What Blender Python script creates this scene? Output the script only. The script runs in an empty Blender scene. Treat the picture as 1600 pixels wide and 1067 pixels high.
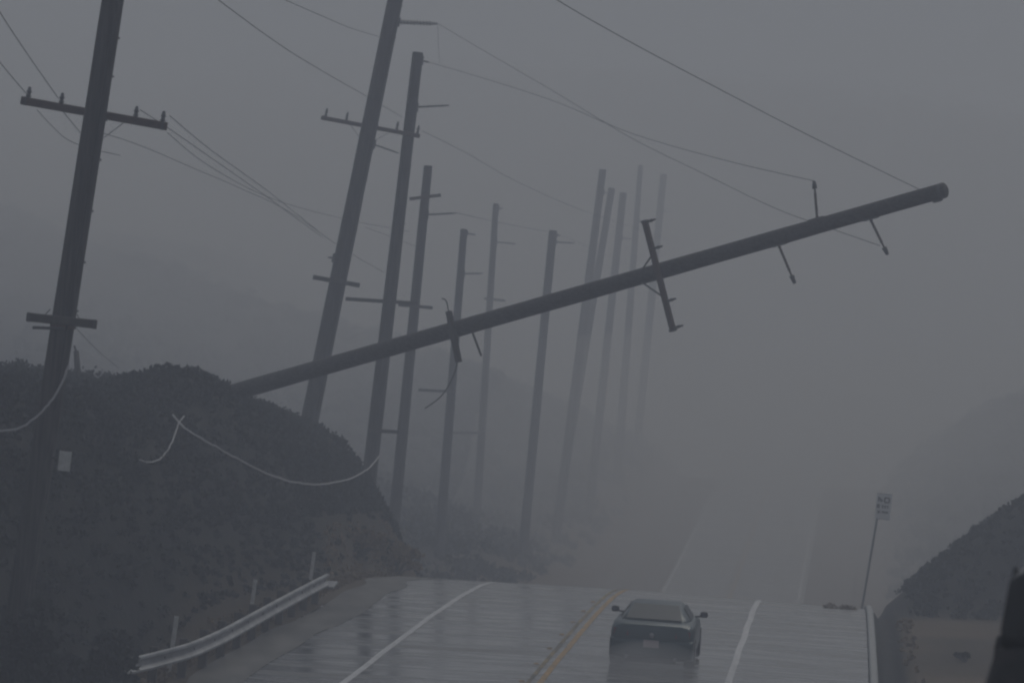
import bpy, bmesh, math, random
import numpy as np
from mathutils import Vector, Matrix

random.seed(7)
rng = np.random.default_rng(7)
scene = bpy.context.scene
col = scene.collection
R = math.radians

# ------------------------------------------------------------------ camera
CAM = Vector((0.0, 0.0, 6.0))
FPX = 6000.0                       # focal length in photograph pixels (1600 wide) = 135 mm lens
PITCH = math.atan(220.0 / FPX)
ROLL = R(4.0)
r0 = Vector((1, 0, 0)); fw = Vector((0, math.cos(PITCH), math.sin(PITCH))); u0 = Vector((0, -math.sin(PITCH), math.cos(PITCH)))
RT = math.cos(ROLL) * r0 + math.sin(ROLL) * u0
UP = -math.sin(ROLL) * r0 + math.cos(ROLL) * u0
cd = bpy.data.cameras.new('camera')
cd.sensor_width = 36.0
cd.lens = 36.0 * FPX / 1600.0
cd.clip_start = 0.5
cd.clip_end = 6000
cd.dof.use_dof = True
cd.dof.focus_distance = 86.0
cd.dof.aperture_fstop = 2.8
cam = bpy.data.objects.new('camera', cd)
M = Matrix.Identity(4)
for i in range(3):
    M[i][0] = RT[i]; M[i][1] = UP[i]; M[i][2] = -fw[i]; M[i][3] = CAM[i]
cam.matrix_world = M
col.objects.link(cam)
scene.camera = cam

# ------------------------------------------------------------------ sky and sun: overcast storm light
SUN_EL, SUN_AZ = R(50), R(25)
world = bpy.data.worlds.new('World'); scene.world = world; world.use_nodes = True
nt = world.node_tree; nt.nodes.clear()
wo = nt.nodes.new('ShaderNodeOutputWorld'); bg = nt.nodes.new('ShaderNodeBackground')
sky = nt.nodes.new('ShaderNodeTexSky'); sky.sky_type = 'NISHITA'; sky.sun_disc = False
sky.sun_elevation = SUN_EL; sky.sun_rotation = SUN_AZ; sky.air_density = 1.0; sky.dust_density = 4.0; sky.ozone_density = 1.0
hs = nt.nodes.new('ShaderNodeHueSaturation'); hs.inputs['Saturation'].default_value = 0.35
mx = nt.nodes.new('ShaderNodeMixRGB'); mx.inputs[0].default_value = 0.85
mx.inputs[2].default_value = (4.8, 5.38, 6.6, 1)          # even cloud deck over the clear sky
nt.links.new(sky.outputs[0], hs.inputs['Color']); nt.links.new(hs.outputs[0], mx.inputs[1])
nt.links.new(mx.outputs[0], bg.inputs[0]); bg.inputs[1].default_value = 0.08
nt.links.new(bg.outputs[0], wo.inputs[0])
sl = bpy.data.lights.new('sun', 'SUN'); sl.energy = 1.2; sl.angle = R(40); sl.color = (1.0, 0.985, 0.96)
so = bpy.data.objects.new('sun', sl); col.objects.link(so)
sd = Vector((math.sin(SUN_AZ) * math.cos(SUN_EL), math.cos(SUN_AZ) * math.cos(SUN_EL), math.sin(SUN_EL)))
so.rotation_euler = sd.to_track_quat('Z', 'Y').to_euler(); so.location = (0, 0, 60)

scene.render.engine = 'CYCLES'
vs = scene.view_settings
vs.view_transform = 'Standard'; vs.look = 'None'; vs.gamma = 1.0; vs.use_curve_mapping = False
vs.exposure = -1.1
scene.cycles.volume_bounces = 3
scene.cycles.max_bounces = 6
scene.cycles.diffuse_bounces = 3
scene.cycles.glossy_bounces = 3
scene.cycles.use_denoising = True
try:
    scene.cycles.denoiser = 'OPENIMAGEDENOISE'
except Exception:
    pass
scene.cycles.pixel_filter_type = 'BLACKMAN_HARRIS'
scene.cycles.filter_width = 2.2
HAZE_DENSITY = 0.0043

# ------------------------------------------------------------------ helpers
ORI = {}

def U(px, py, d):
    """a point of the place: photograph pixel and metres of depth"""
    return CAM + fw * d + RT * ((px - 800.0) / FPX * d) + UP * ((533.5 - py) / FPX * d)

def mat(name, color, rough=0.7, metal=0.0, spec=0.4, noise=None, bump=None):
    m = bpy.data.materials.new(name); m.use_nodes = True
    n = m.node_tree.nodes; l = m.node_tree.links
    p = n['Principled BSDF']
    p.inputs['Base Color'].default_value = (*color, 1); p.inputs['Roughness'].default_value = rough
    p.inputs['Metallic'].default_value = metal; p.inputs['Specular IOR Level'].default_value = spec
    if noise:
        c2, sc, det, stretch = noise
        tc = n.new('ShaderNodeTexCoord'); mp = n.new('ShaderNodeMapping'); mp.inputs['Scale'].default_value = stretch
        tx = n.new('ShaderNodeTexNoise'); tx.inputs['Scale'].default_value = sc; tx.inputs['Detail'].default_value = det
        cr = n.new('ShaderNodeValToRGB'); cr.color_ramp.elements[0].position = 0.35; cr.color_ramp.elements[1].position = 0.65
        cr.color_ramp.elements[0].color = (*color, 1); cr.color_ramp.elements[1].color = (*c2, 1)
        l.new(tc.outputs['Object'], mp.inputs[0]); l.new(mp.outputs[0], tx.inputs['Vector'])
        l.new(tx.outputs['Fac'], cr.inputs[0]); l.new(cr.outputs[0], p.inputs['Base Color'])
        if bump:
            b = n.new('ShaderNodeBump'); b.inputs['Strength'].default_value = bump; b.inputs['Distance'].default_value = 0.02
            l.new(tx.outputs['Fac'], b.inputs['Height']); l.new(b.outputs[0], p.inputs['Normal'])
    return m

def mk(name, verts, faces, m, parent=None, smooth=False):
    o0 = ORI[parent.name] if parent is not None else Vector((0, 0, 0))
    me = bpy.data.meshes.new(name)
    me.from_pydata([tuple(Vector(v) - o0) for v in verts], [], faces)
    me.validate(); me.update()
    bm = bmesh.new(); bm.from_mesh(me); bmesh.ops.recalc_face_normals(bm, faces=bm.faces); bm.to_mesh(me); bm.free()
    if smooth:
        me.polygons.foreach_set('use_smooth', [True] * len(me.polygons))
    me.materials.append(m)
    o = bpy.data.objects.new(name, me); col.objects.link(o)
    if parent is not None:
        o.parent = parent
    ORI[o.name] = o0
    return o

def root(name, loc, label, cat, group=None):
    e = bpy.data.objects.new(name, None); e.empty_display_size = 0.3
    e.location = loc; col.objects.link(e)
    ORI[e.name] = Vector(loc)
    tag(e, label, cat, group)
    return e

def tag(o, label, cat, group=None):
    o['label'] = label; o['category'] = cat
    if group:
        o['group'] = group
    return o

class MB:
    def __init__(s): s.v = []; s.f = []
    def add(s, v, f):
        k = len(s.v); s.v += [Vector(a) for a in v]; s.f += [tuple(i + k for i in q) for q in f]
    def tube(s, a, b, ra, rb=None, n=12, rings=None):
        """tapered round bar; rings = [(t, radius)...] makes a turned profile"""
        a, b = Vector(a), Vector(b); ax = (b - a).normalized()
        t = ax.orthogonal().normalized(); w = ax.cross(t)
        prof = rings or [(0, ra), (1, ra if rb is None else rb)]
        v = []
        for tt, rr in prof:
            c = a.lerp(b, tt)
            for i in range(n):
                an = 2 * math.pi * i / n
                v.append(c + (t * math.cos(an) + w * math.sin(an)) * rr)
        f = []
        for k in range(len(prof) - 1):
            for i in range(n):
                j = (i + 1) % n
                f.append((k * n + i, k * n + j, (k + 1) * n + j, (k + 1) * n + i))
        f.append(tuple(range(n))[::-1]); f.append(tuple((len(prof) - 1) * n + i for i in range(n)))
        s.add(v, f)
    def beam(s, a, b, w, h, up=None, ch=0.12):
        """squared timber or flat bar with chamfered edges from a to b"""
        a, b = Vector(a), Vector(b); ax = (b - a).normalized()
        up = Vector(up) if up is not None else Vector((0, 0, 1))
        sd_ = ax.cross(up)
        if sd_.length < 1e-4: sd_ = ax.orthogonal()
        sd_.normalize(); u = sd_.cross(ax).normalized()
        c = min(w, h) * ch
        sec = [(-w/2+c, -h/2), (w/2-c, -h/2), (w/2, -h/2+c), (w/2, h/2-c), (w/2-c, h/2), (-w/2+c, h/2), (-w/2, h/2-c), (-w/2, -h/2+c)]
        v = [p + sd_ * x + u * y for p in (a, b) for x, y in sec]
        n = 8
        f = [(i, (i+1) % n, n + (i+1) % n, n + i) for i in range(n)] + [tuple(range(n))[::-1], tuple(range(n, 2*n))]
        s.add(v, f)
    def path(s, pts, r, n=6):
        pts = [Vector(p) for p in pts]
        t0 = (pts[1] - pts[0]).normalized(); nrm = t0.orthogonal().normalized()
        v = []
        for i, p in enumerate(pts):
            t = (pts[min(i+1, len(pts)-1)] - pts[max(i-1, 0)]).normalized()
            nrm = (nrm - t * nrm.dot(t)).normalized(); bn = t.cross(nrm)
            for k in range(n):
                an = 2 * math.pi * k / n
                v.append(p + (nrm * math.cos(an) + bn * math.sin(an)) * r)
        f = []
        for i in range(len(pts) - 1):
            for k in range(n):
                j = (k + 1) % n
                f.append((i*n+k, i*n+j, (i+1)*n+j, (i+1)*n+k))
        f.append(tuple(range(n))[::-1]); f.append(tuple((len(pts)-1)*n + k for k in range(n)))
        s.add(v, f)
    def build(s, name, m, parent=None, smooth=False):
        return mk(name, s.v, s.f, m, parent, smooth)

def crom(pts, sub=10):
    out = []
    P = [pts[0]] + list(pts) + [pts[-1]]
    for i in range(1, len(P) - 2):
        a, b, c, d = P[i-1], P[i], P[i+1], P[i+2]
        for k in range(sub):
            t = k / sub
            out.append(0.5 * ((2*b) + (-a + c) * t + (2*a - 5*b + 4*c - d) * t*t + (-a + 3*b - 3*c + d) * t**3))
    out.append(pts[-1])
    return out

# ------------------------------------------------------------------ materials
M_WOOD = mat('weathered creosote wood', (0.022, 0.020, 0.019), 0.75, noise=((0.085, 0.078, 0.074), 3.0, 8, (7, 7, 0.35)), bump=0.8)
M_WOODF = mat('weathered creosote wood lying', (0.022, 0.020, 0.019), 0.75, noise=((0.09, 0.082, 0.077), 3.0, 8, (.5, 5, 8)), bump=0.8)
M_ARM = mat('crossarm wood', (0.075, 0.052, 0.046), 0.8, noise=((0.14, 0.095, 0.082), 8.0, 4, (1, 4, 4)), bump=0.3)
M_STEEL = mat('dull galvanised fittings', (0.12, 0.12, 0.125), 0.5, 0.6)
M_PORC = mat('grey porcelain', (0.14, 0.14, 0.15), 0.3)
M_WHITEINS = mat('pale porcelain', (0.62, 0.62, 0.6), 0.3)
M_WIRE = mat('dull conductor', (0.03, 0.03, 0.032), 0.6)
M_CABLE = mat('light grey cable sheath', (0.42, 0.42, 0.43), 0.5)
M_GALV = mat('galvanised guardrail', (0.24, 0.25, 0.27), 0.48, 0.5, noise=((0.42, 0.43, 0.45), 2.0, 5, (1, 1, 1)))
M_WHITE = mat('white plastic', (0.72, 0.72, 0.70), 0.5, noise=((0.55, 0.55, 0.53), 12, 4, (1, 1, 1)))
M_BLACK = mat('black print', (0.02, 0.02, 0.02), 0.6)
M_CONC = mat('wet concrete kerb', (0.36, 0.37, 0.37), 0.5, noise=((0.26, 0.27, 0.27), 5, 5, (1, 1, 1)))
M_POSTW = mat('dark timber post', (0.06, 0.055, 0.05), 0.8, noise=((0.1, 0.09, 0.08), 10, 4, (1, 1, .3)))

# ------------------------------------------------------------------ the lie of the land (z relative to the camera eye, then lifted to CAM.z)
PD = np.array([-400, -60, 0, 10, 22, 34, 46, 56, 64, 70, 75, 80, 85, 90, 95, 99, 103, 107, 112, 118, 126, 138, 152, 168, 185, 208, 240, 274, 292, 330, 420, 560, 3000.])
PZ = np.array([-2.0, -1.7, -1.6, -1.70, -1.85, -2.9, -4.4, -4.75, -4.45, -4.13, -3.86, -3.57, -3.30, -3.05, -2.83, -2.70, -2.66, -2.74, -3.0, -3.45, -4.2, -5.3, -6.2, -6.7, -6.35, -4.95, -2.2, 0.82, 1.5, 0.2, -6, -8, -8.])
def smooth_tab(D, Z, q):
    i = np.clip(np.searchsorted(D, q) - 1, 0, len(D) - 2)
    h = D[i+1] - D[i]; t = np.clip((q - D[i]) / h, 0, 1)
    m = np.gradient(Z, D)
    return ((2*t**3 - 3*t**2 + 1) * Z[i] + (t**3 - 2*t**2 + t) * h * m[i] + (-2*t**3 + 3*t**2) * Z[i+1] + (t**3 - t**2) * h * m[i+1])
def zroad(d): return smooth_tab(PD, PZ, np.asarray(d, float))
def xroad(d):
    d = np.asarray(d, float)
    return 1.03 + 0.0885 * (d - 75) + np.where(d > 150, 0.000022 * (d - 150) ** 2, 0.0)
def sstep(a, b, x):
    t = np.clip((x - a) / (b - a), 0, 1); return t * t * (3 - 2 * t)
def vnoise(x, y, s, seed=0):
    """cheap smooth value noise"""
    x = np.asarray(x, float) / s + 31.7 * seed; y = np.asarray(y, float) / s + 11.3 * seed
    xi = np.floor(x); yi = np.floor(y); fx = x - xi; fy = y - yi
    def h(a, b): return np.modf(np.abs(np.sin(a * 127.1 + b * 311.7 + seed) * 43758.5453))[0]
    fx = fx*fx*(3-2*fx); fy = fy*fy*(3-2*fy)
    return (h(xi, yi)*(1-fx) + h(xi+1, yi)*fx)*(1-fy) + (h(xi, yi+1)*(1-fx) + h(xi+1, yi+1)*fx)*fy - 0.5
# left cut bank: offset from the centre line -> height
BO = np.array([-60, -30, -18.3, -15.8, -14.1, -11.7, -10.4, -9.3, -8.5, -7.9, -7.4, -7.0])
BZ = np.array([1.2, 1.9, 2.2, 2.45, 2.3, 2.0, 1.42, .73, -.2, -1.14, -2.5, -3.6])
RO = np.array([6.9, 7.8, 8.6, 9.6, 10.6, 12.5, 16, 30, 80])
RZ = np.array([-3.2, -2.25, -1.5, -.65, .22, 1.5, 2.8, 4.2, 5.])

def ground_rel(d, o):
    d = np.asarray(d, float); o = np.asarray(o, float)
    zr = zroad(d)
    base = zr - 0.03 - 0.012 * np.abs(np.clip(o, -7, 7))
    g = base.copy()
    # far valley sides on both hands of the road
    far = sstep(112, 175, d)
    lrise = np.clip(-o - 7.2, 0, None)
    far_z = np.interp(d, [110, 140, 200, 260, 340, 430, 3000], [-5, -5, -5, -1.5, -1, -1, -1])
    lz = np.maximum(zr, far_z) + (10.5 * (1 - np.exp(-lrise / 13.0)) * (0.6 + 0.4 * sstep(150, 260, d)) + 14 * sstep(10, 55, lrise) * sstep(170, 440, d)) * (1 - .75 * sstep(275, 330, d) * (1 - sstep(25, 60, lrise)))
    lz = lz + vnoise(d, o, 45, 12) * 2 * sstep(15, 40, lrise)
    rrise = np.clip(o - 8.0, 0, None)
    rz = np.maximum(zr, far_z) + 15 * (1 - np.exp(-rrise / 13.0)) * sstep(120, 240, d) * (1 - .7 * sstep(270, 330, d) * (1 - sstep(30, 60, rrise))) + vnoise(d, o, 30, 13) * 4 * sstep(8, 25, rrise)
    side = np.where(o < 0, lz, rz)
    side = side + (vnoise(d, o, 17, 3) * 1.0 + vnoise(d, o, 6, 4) * 0.5) * sstep(8, 16, np.abs(o)) * far
    # left bank by the guardrail
    bz = np.interp(o + 1.5 * (1 - sstep(68, 80, d)), BO, BZ) - 0.012 * np.clip(108 - d, 0, 200)
    bz = bz + (vnoise(d, o, 3.1, 1) * 0.35 + vnoise(d, o, 1.1, 2) * 0.18) * sstep(7.4, 9, -o)
    bz = bz + 0.95 * np.exp(-((d - 94) / 6.5) ** 2) * sstep(8.35, 9.6, -o) * (1 - sstep(10.2, 12.4, -o))
    bz = bz - 0.42 * sstep(9.8, 12, -o)
    bz = np.maximum(bz, base)
    fade = 1 - sstep(113, 126, d)
    left = base + (bz - base) * fade
    left = left * (1 - far) + np.maximum(side, base) * far
    # right: kerb, ditch, dirt apron, then the mound beyond it
    dirt = base + 0.02 + 0.05 * np.clip(o - 7.2, 0, 30) + vnoise(d, o, 1.7, 5) * 0.10 * sstep(7.3, 8.3, o)
    ditch = -0.22 * sstep(6.66, 6.76, o) * (1 - sstep(7.05, 7.2, o)) * sstep(50, 60, d)
    rm = np.interp(o, RO, RZ) + (vnoise(d, o, 2.3, 6) * 0.35 + vnoise(d, o, .9, 7) * .12) * sstep(8, 9.5, o)
    rm = np.maximum(rm, dirt)
    mound = sstep(99, 106, d) * (1 - sstep(112, 150, d))
    right = dirt + ditch
    right = right + (rm - dirt) * mound
    right = right * (1 - far) + np.maximum(side, dirt) * far
    g = np.where(o < -7.0, left, np.where(o > 6.5, right, base))
    g = np.where(np.abs(o) < 6.1 - 2.6 * sstep(116, 145, d), zr - 0.25, g)
    # fade to a quiet plain far away so the sheet stays inside the air
    return np.minimum(g, 34.0)
def gz(x, y):
    return float(ground_rel(np.array([y]), np.array([x - float(xroad(y))]))[0]) + CAM.z
def P(d, o, h=0.0):
    x = float(xroad(d)) + o
    return Vector((x, d, gz(x, d) + h))

ds = np.concatenate([np.arange(-220, -10, 30), np.arange(-10, 60, 4), np.arange(60, 130, 0.7), np.arange(130, 380, 4), np.arange(380, 1500, 45)])
os_ = np.concatenate([-np.geomspace(1100, 24, 26), np.arange(-23, -7.6, 0.4), np.arange(-7.6, -6.0, 0.2), np.array([-5.8, -4.8, -4.2, -3.75, -3.4, -2, 2, 3.4, 3.75, 4.2, 4.8, 5.8]), np.arange(6.1, 7.5, 0.1), np.arange(7.6, 17, 0.4), np.geomspace(17.5, 1100, 28)])
D, O = np.meshgrid(ds, os_, indexing='ij')
Z = ground_rel(D, O) + CAM.z
X = xroad(np.clip(D, -220, 700)) + O
nv = np.stack([X, D, Z], -1).reshape(-1, 3)
nd, no = D.shape
ii, jj = np.meshgrid(np.arange(nd - 1), np.arange(no - 1), indexing='ij')
q = (ii * no + jj).ravel()
gf = np.stack([q, q + 1, q + no + 1, q + no], -1)

def mk_np(name, v, f, m, smooth=False):
    me = bpy.data.meshes.new(name)
    k = f.shape[1]
    me.vertices.add(len(v)); me.vertices.foreach_set('co', np.ascontiguousarray(v, dtype=np.float32).ravel())
    me.loops.add(f.size); me.loops.foreach_set('vertex_index', np.ascontiguousarray(f, dtype=np.int32).ravel())
    me.polygons.add(len(f)); me.polygons.foreach_set('loop_start', np.arange(0, f.size, k, dtype=np.int32))
    me.update(calc_edges=True); me.validate()
    if smooth:
        me.polygons.foreach_set('use_smooth', np.ones(len(f), bool))
    me.materials.append(m)
    o = bpy.data.objects.new(name, me); col.objects.link(o)
    ORI[o.name] = Vector((0, 0, 0))
    return o

# ground: dark wet soil and dead grass, brown dirt beside the right shoulder
def ground_material():
    m = bpy.data.materials.new('wet soil and dry grass'); m.use_nodes = True
    n = m.node_tree.nodes; l = m.node_tree.links; p = n['Principled BSDF']
    tc = n.new('ShaderNodeTexCoord')
    n1 = n.new('ShaderNodeTexNoise'); n1.inputs['Scale'].default_value = 0.45; n1.inputs['Detail'].default_value = 8; n1.inputs['Roughness'].default_value = 0.65
    n2 = n.new('ShaderNodeTexNoise'); n2.inputs['Scale'].default_value = 5.0; n2.inputs['Detail'].default_value = 6
    r1 = n.new('ShaderNodeValToRGB'); e = r1.color_ramp.elements
    e[0].position = 0.38; e[0].color = (0.013, 0.015, 0.014, 1); e[1].position = 0.75; e[1].color = (0.032, 0.031, 0.027, 1)
    e2 = e.new(0.52); e2.color = (0.019, 0.021, 0.019, 1)
    mul = n.new('ShaderNodeMixRGB'); mul.blend_type = 'MULTIPLY'; mul.inputs[0].default_value = 0.35
    at = n.new('ShaderNodeAttribute'); at.attribute_name = 'dirt'
    mixd = n.new('ShaderNodeMixRGB'); mixd.inputs[2].default_value = (0.20, 0.15, 0.10, 1)
    b = n.new('ShaderNodeBump'); b.inputs['Strength'].default_value = 0.7; b.inputs['Distance'].default_value = 0.08
    l.new(tc.outputs['Object'], n1.inputs['Vector']); l.new(tc.outputs['Object'], n2.inputs['Vector'])
    l.new(n1.outputs['Fac'], r1.inputs[0]); l.new(at.outputs['Fac'], mixd.inputs[0]); l.new(r1.outputs[0], mixd.inputs[1])
    l.new(mixd.outputs[0], mul.inputs[1]); l.new(n2.outputs['Color'], mul.inputs[2])
    l.new(mul.outputs[0], p.inputs['Base Color']); l.new(n2.outputs['Fac'], b.inputs['Height']); l.new(b.outputs[0], p.inputs['Normal'])
    p.inputs['Roughness'].default_value = 0.85; p.inputs['Specular IOR Level'].default_value = 0.2
    return m
ground = mk_np('ground', nv, gf, ground_material(), True)
ground['kind'] = 'structure'
# bare brown dirt; far verges made paler to soften contrast at the road edge
dv = (sstep(7.1, 7.5, O) * (1 - sstep(97, 101, D)) * (0.58 + 0.6 * vnoise(D, O, 2.0, 9)) + 0.6 * sstep(6.0, 6.4, -O) * (1 - sstep(7.0, 7.9, -O)) * sstep(60, 70, D) * (1 - sstep(97, 120, D))
      + 0.9 * sstep(110, 130, D) * (1 - sstep(300, 380, D)) * sstep(3, 4, np.abs(O)) * (1 - sstep(8, 13, np.abs(O)))
      + 0.30 * sstep(97, 103, D) * (1 - sstep(118, 124, D)) * sstep(6.7, 7.0, -O) * (1 - sstep(7.9, 8.7, -O))).clip(0, 1)
att = ground.data.attributes.new('dirt', 'FLOAT', 'POINT'); att.data.foreach_set('value', dv.ravel().astype(np.float32))

# road: wet asphalt
def road_material():
    m = bpy.data.materials.new('wet asphalt'); m.use_nodes = True
    n = m.node_tree.nodes; l = m.node_tree.links; p = n['Principled BSDF']
    tc = n.new('ShaderNodeTexCoord')
    mp = n.new('ShaderNodeMapping'); mp.inputs['Scale'].default_value = (0.28, 1.5, 1); mp.inputs['Rotation'].default_value = (0, 0, R(-4))
    n1 = n.new('ShaderNodeTexNoise'); n1.inputs['Scale'].default_value = 1.0; n1.inputs['Distortion'].default_value = 0.9; n1.inputs['Detail'].default_value = 9; n1.inputs['Roughness'].default_value = 0.6
    n2 = n.new('ShaderNodeTexNoise'); n2.inputs['Scale'].default_value = 70; n2.inputs['Detail'].default_value = 3
    rr = n.new('ShaderNodeMapRange'); rr.inputs[1].default_value = 0.42; rr.inputs[2].default_value = 0.66; rr.inputs[3].default_value = 0.10; rr.inputs[4].default_value = 0.45
    cr = n.new('ShaderNodeValToRGB'); e = cr.color_ramp.elements
    e[0].position = 0.36; e[0].color = (0.032, 0.032, 0.034, 1); e[1].position = 0.64; e[1].color = (0.062, 0.061, 0.06, 1)
    b = n.new('ShaderNodeBump'); b.inputs['Strength'].default_value = 0.12; b.inputs['Distance'].default_value = 0.006
    l.new(tc.outputs['Object'], mp.inputs[0]); l.new(mp.outputs[0], n1.inputs['Vector']); l.new(tc.outputs['Object'], n2.inputs['Vector'])
    l.new(n1.outputs['Fac'], rr.inputs[0]); l.new(rr.outputs[0], p.inputs['Roughness'])
    l.new(n1.outputs['Fac'], cr.inputs[0]); l.new(cr.outputs[0], p.inputs['Base Color'])
    l.new(n2.outputs['Fac'], b.inputs['Height']); l.new(b.outputs[0], p.inputs['Normal'])
    p.inputs['Specular IOR Level'].default_value = 0.5
    p.inputs['Coat Weight'].default_value = 0.8; p.inputs['Coat IOR'].default_value = 1.33
    l.new(rr.outputs[0], p.inputs['Coat Roughness'])
    return m
M_ROAD = road_material()
RS = np.concatenate([np.arange(-120, 60, 4), np.arange(60, 130, 0.7), np.arange(130, 600, 5)])
def road_half(d): return 6.3 - 2.5 * float(sstep(116, 145, d))
def road_z(d, o): return float(zroad(d)) + CAM.z - 0.012 * abs(o)
def strip(name, o1, o2, lift, m, parent, ds_, wob=0.0, dashes=None):
    v = []; f = []
    for i, d in enumerate(ds_):
        w = wob * float(vnoise(d, o1 * 10, 3.0, 8))
        k_ = road_half(d) / 6.3 if abs(o2 - o1) > 3 else 1.0
        for o in ((o1, o2) if abs(o2 - o1) < 3 else np.linspace(o1 * k_, o2 * k_, 9)):
            v.append(Vector((float(xroad(d)) + o + w, d, road_z(d, o) + lift)))
    k = len(v) // len(ds_)
    for i in range(len(ds_) - 1):
        for j in range(k - 1):
            f.append((i*k+j, i*k+j+1, (i+1)*k+j+1, (i+1)*k+j))
    return mk(name, v, f, m, parent, True)
road = strip('road', -6.3, 6.42, 0.0, M_ROAD, None, RS, 0.0)
road['kind'] = 'structure'
M_LINE = mat('worn white road paint', (0.72, 0.72, 0.73), 0.45, noise=((0.5, 0.5, 0.51), 3.0, 6, (3, 1, 1)))
M_YEL = mat('worn yellow road paint', (0.52, 0.30, 0.08), 0.5, noise=((0.26, 0.17, 0.07), 3.0, 6, (3, 1, 1)))
strip('edge_line', -3.68, -3.54, 0.005, M_LINE, road, RS, 0.03)
strip('edge_line', 3.50, 3.64, 0.005, M_LINE, road, RS, 0.03)
strip('centre_line', -0.09, 0.03, 0.005, M_YEL, road, RS, 0.02)
strip('shoulder_gravel', -6.3, -5.25, 0.006, mat('wet gravel wash', (.15, .145, .135), .55, noise=((.055, .055, .053), 1.3, 6, (1.2, .35, 1)), bump=.3), road, RS[RS < 117], 0.9)
strip('centre_line', -0.30, -0.21, 0.005, mat('nearly worn off yellow paint', (.06, .055, .045), .5, noise=((.34, .24, .08), 1.6, 6, (2, .8, 1))), road, RS, 0.03)
# reflective studs beside the yellow line
for i in range(9):
    d = 68.5 + i * 3.4
    c = Vector((float(xroad(d)) - 0.40, d, road_z(d, .40)))
    b = MB(); b.add([c + Vector((x, y, z)) for x, y, z in [(-.06,-.06,0),(.06,-.06,0),(.06,.06,0),(-.06,.06,0),(-.035,-.03,.02),(.035,-.03,.02),(.035,.03,.02),(-.035,.03,.02)]],
                    [(4,5,6,7),(0,1,5,4),(1,2,6,5),(2,3,7,6),(3,0,4,7)])
    b.build('lane_stud', M_YEL, road)
# kerb along the right shoulder
kd = np.arange(58, 116, 0.7)
kv = []; kf = []
for d in kd:
    z = road_z(d, 6.5); x = float(xroad(d))
    for o, h in ((6.44, -0.15), (6.44, 0.085), (6.47, 0.11), (6.57, 0.11), (6.61, 0.08), (6.64, -0.35)):
        kv.append(Vector((x + o, d, z + h)))
for i in range(len(kd) - 1):
    for j in range(5):
        kf.append((i*6+j, i*6+j+1, (i+1)*6+j+1, (i+1)*6+j))
kf += [tuple(range(6)), tuple(range((len(kd)-1)*6, len(kd)*6))]
kerb = mk('kerb', kv, kf, M_CONC); kerb['kind'] = 'structure'

# ------------------------------------------------------------------ utility poles
def insulator(name, a, b, r, m, parent, sheds=6):
    prof = [(0, r * .55)]
    for i in range(sheds):
        t = 0.08 + 0.8 * i / sheds
        prof += [(t, r * .55), (t + 0.02, r), (t + 0.4 / sheds, r * .6)]
    prof += [(0.92, r * .5), (1.0, r * .45)]
    b_ = MB(); b_.tube(a, b, 0, rings=prof, n=10)
    return b_.build(name, m, parent, True)

def ground_hit(a, dirv, start):
    t = start
    while t < 80:
        p = a + dirv * t
        if p.z < gz(p.x, p.y) - 0.9:
            return p
        t += 0.1
    return p

def make_pole(top, low, d, wtop, wlow, label, dlow=None, group='utility poles along the road'):
    a = U(*top, d); b = U(*low, dlow or d)
    dirv = (b - a).normalized()
    base = ground_hit(a, dirv, (b - a).length * 0.5)
    s = FPX / d
    L = (b - a).length; Lb = (base - a).length
    ra = wtop / s / 2; rb = ra + (wlow / s / 2 - ra) * min(Lb / L, 1.6)
    e = root('utility_pole', base, label, 'utility pole', group)
    m = MB(); rings = []
    n = 14
    for i in range(n + 1):
        t = i / n
        rings.append((t, ra + (rb - ra) * t + random.uniform(-.004, .004)))
    rings = [(0, ra * .93)] + [(0.002, ra)] + rings[1:]
    m.tube(a, base, 0, rings=rings, n=16)
    m.build('shaft', M_WOOD, e, True)
    return e, a, base, ra, rb, d

def on_axis(pole, py):
    """point on the pole's axis at photograph row py"""
    e, a, base, ra, rb, d = pole
    lo, hi = 0.0, 1.0
    for _ in range(40):
        t = (lo + hi) / 2
        p = a.lerp(base, t); r = p - CAM
        y = 533.5 - FPX * r.dot(UP) / r.dot(fw)
        if y < py: lo = t
        else: hi = t
    return p, ra + (rb - ra) * t, r.dot(fw)

def crossarm(pole, p1, p2, w, front=True, pins=(), pin_px=14, brace=0.0, m=None):
    e = pole[0]; d = pole[5]; s = FPX / d
    cy = (p1[1] + p2[1]) / 2
    c, rr, dd = on_axis(pole, cy)
    dd = dd - (rr + w / 2 + .005) if front else dd + (rr + w / 2 + .005)
    a = U(*p1, dd); b = U(*p2, dd)
    upv = (pole[1] - pole[2]).normalized()
    mb = MB(); mb.beam(a, b, w, w * 1.15, upv); arm = mb.build('crossarm', m or M_ARM, e)
    # through bolt and end bands
    for t in (0.03, 0.97):
        pt = a.lerp(b, t); ax = (b - a).normalized()
        mb = MB(); mb.beam(pt - ax * .02, pt + ax * .02, w * 1.08, w * 1.25, upv)
        mb.build('end_band', M_STEEL, arm)
    for t in pins:
        q0 = a.lerp(b, t) + upv * (w * .55); q1 = q0 + upv * (pin_px / s)
        insulator('insulator', q0, q1, .055, M_PORC, arm, 2)
    if brace:
        for t in (0.5 - brace, 0.5 + brace):
            pt = a.lerp(b, t) - upv * w * .5
            bot, r2, d2 = on_axis(pole, cy + abs(brace) * 190 * s / 91 * .95)
            bot = bot + (b - a).normalized() * (r2 * .8 * (1 if t > .5 else -1)) + fw * (-r2 * .6 if front else r2 * .6)
            mb = MB(); mb.beam(pt, bot, .035, .008, upv); mb.build('brace', M_STEEL, e)
    return arm, a, b

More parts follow.
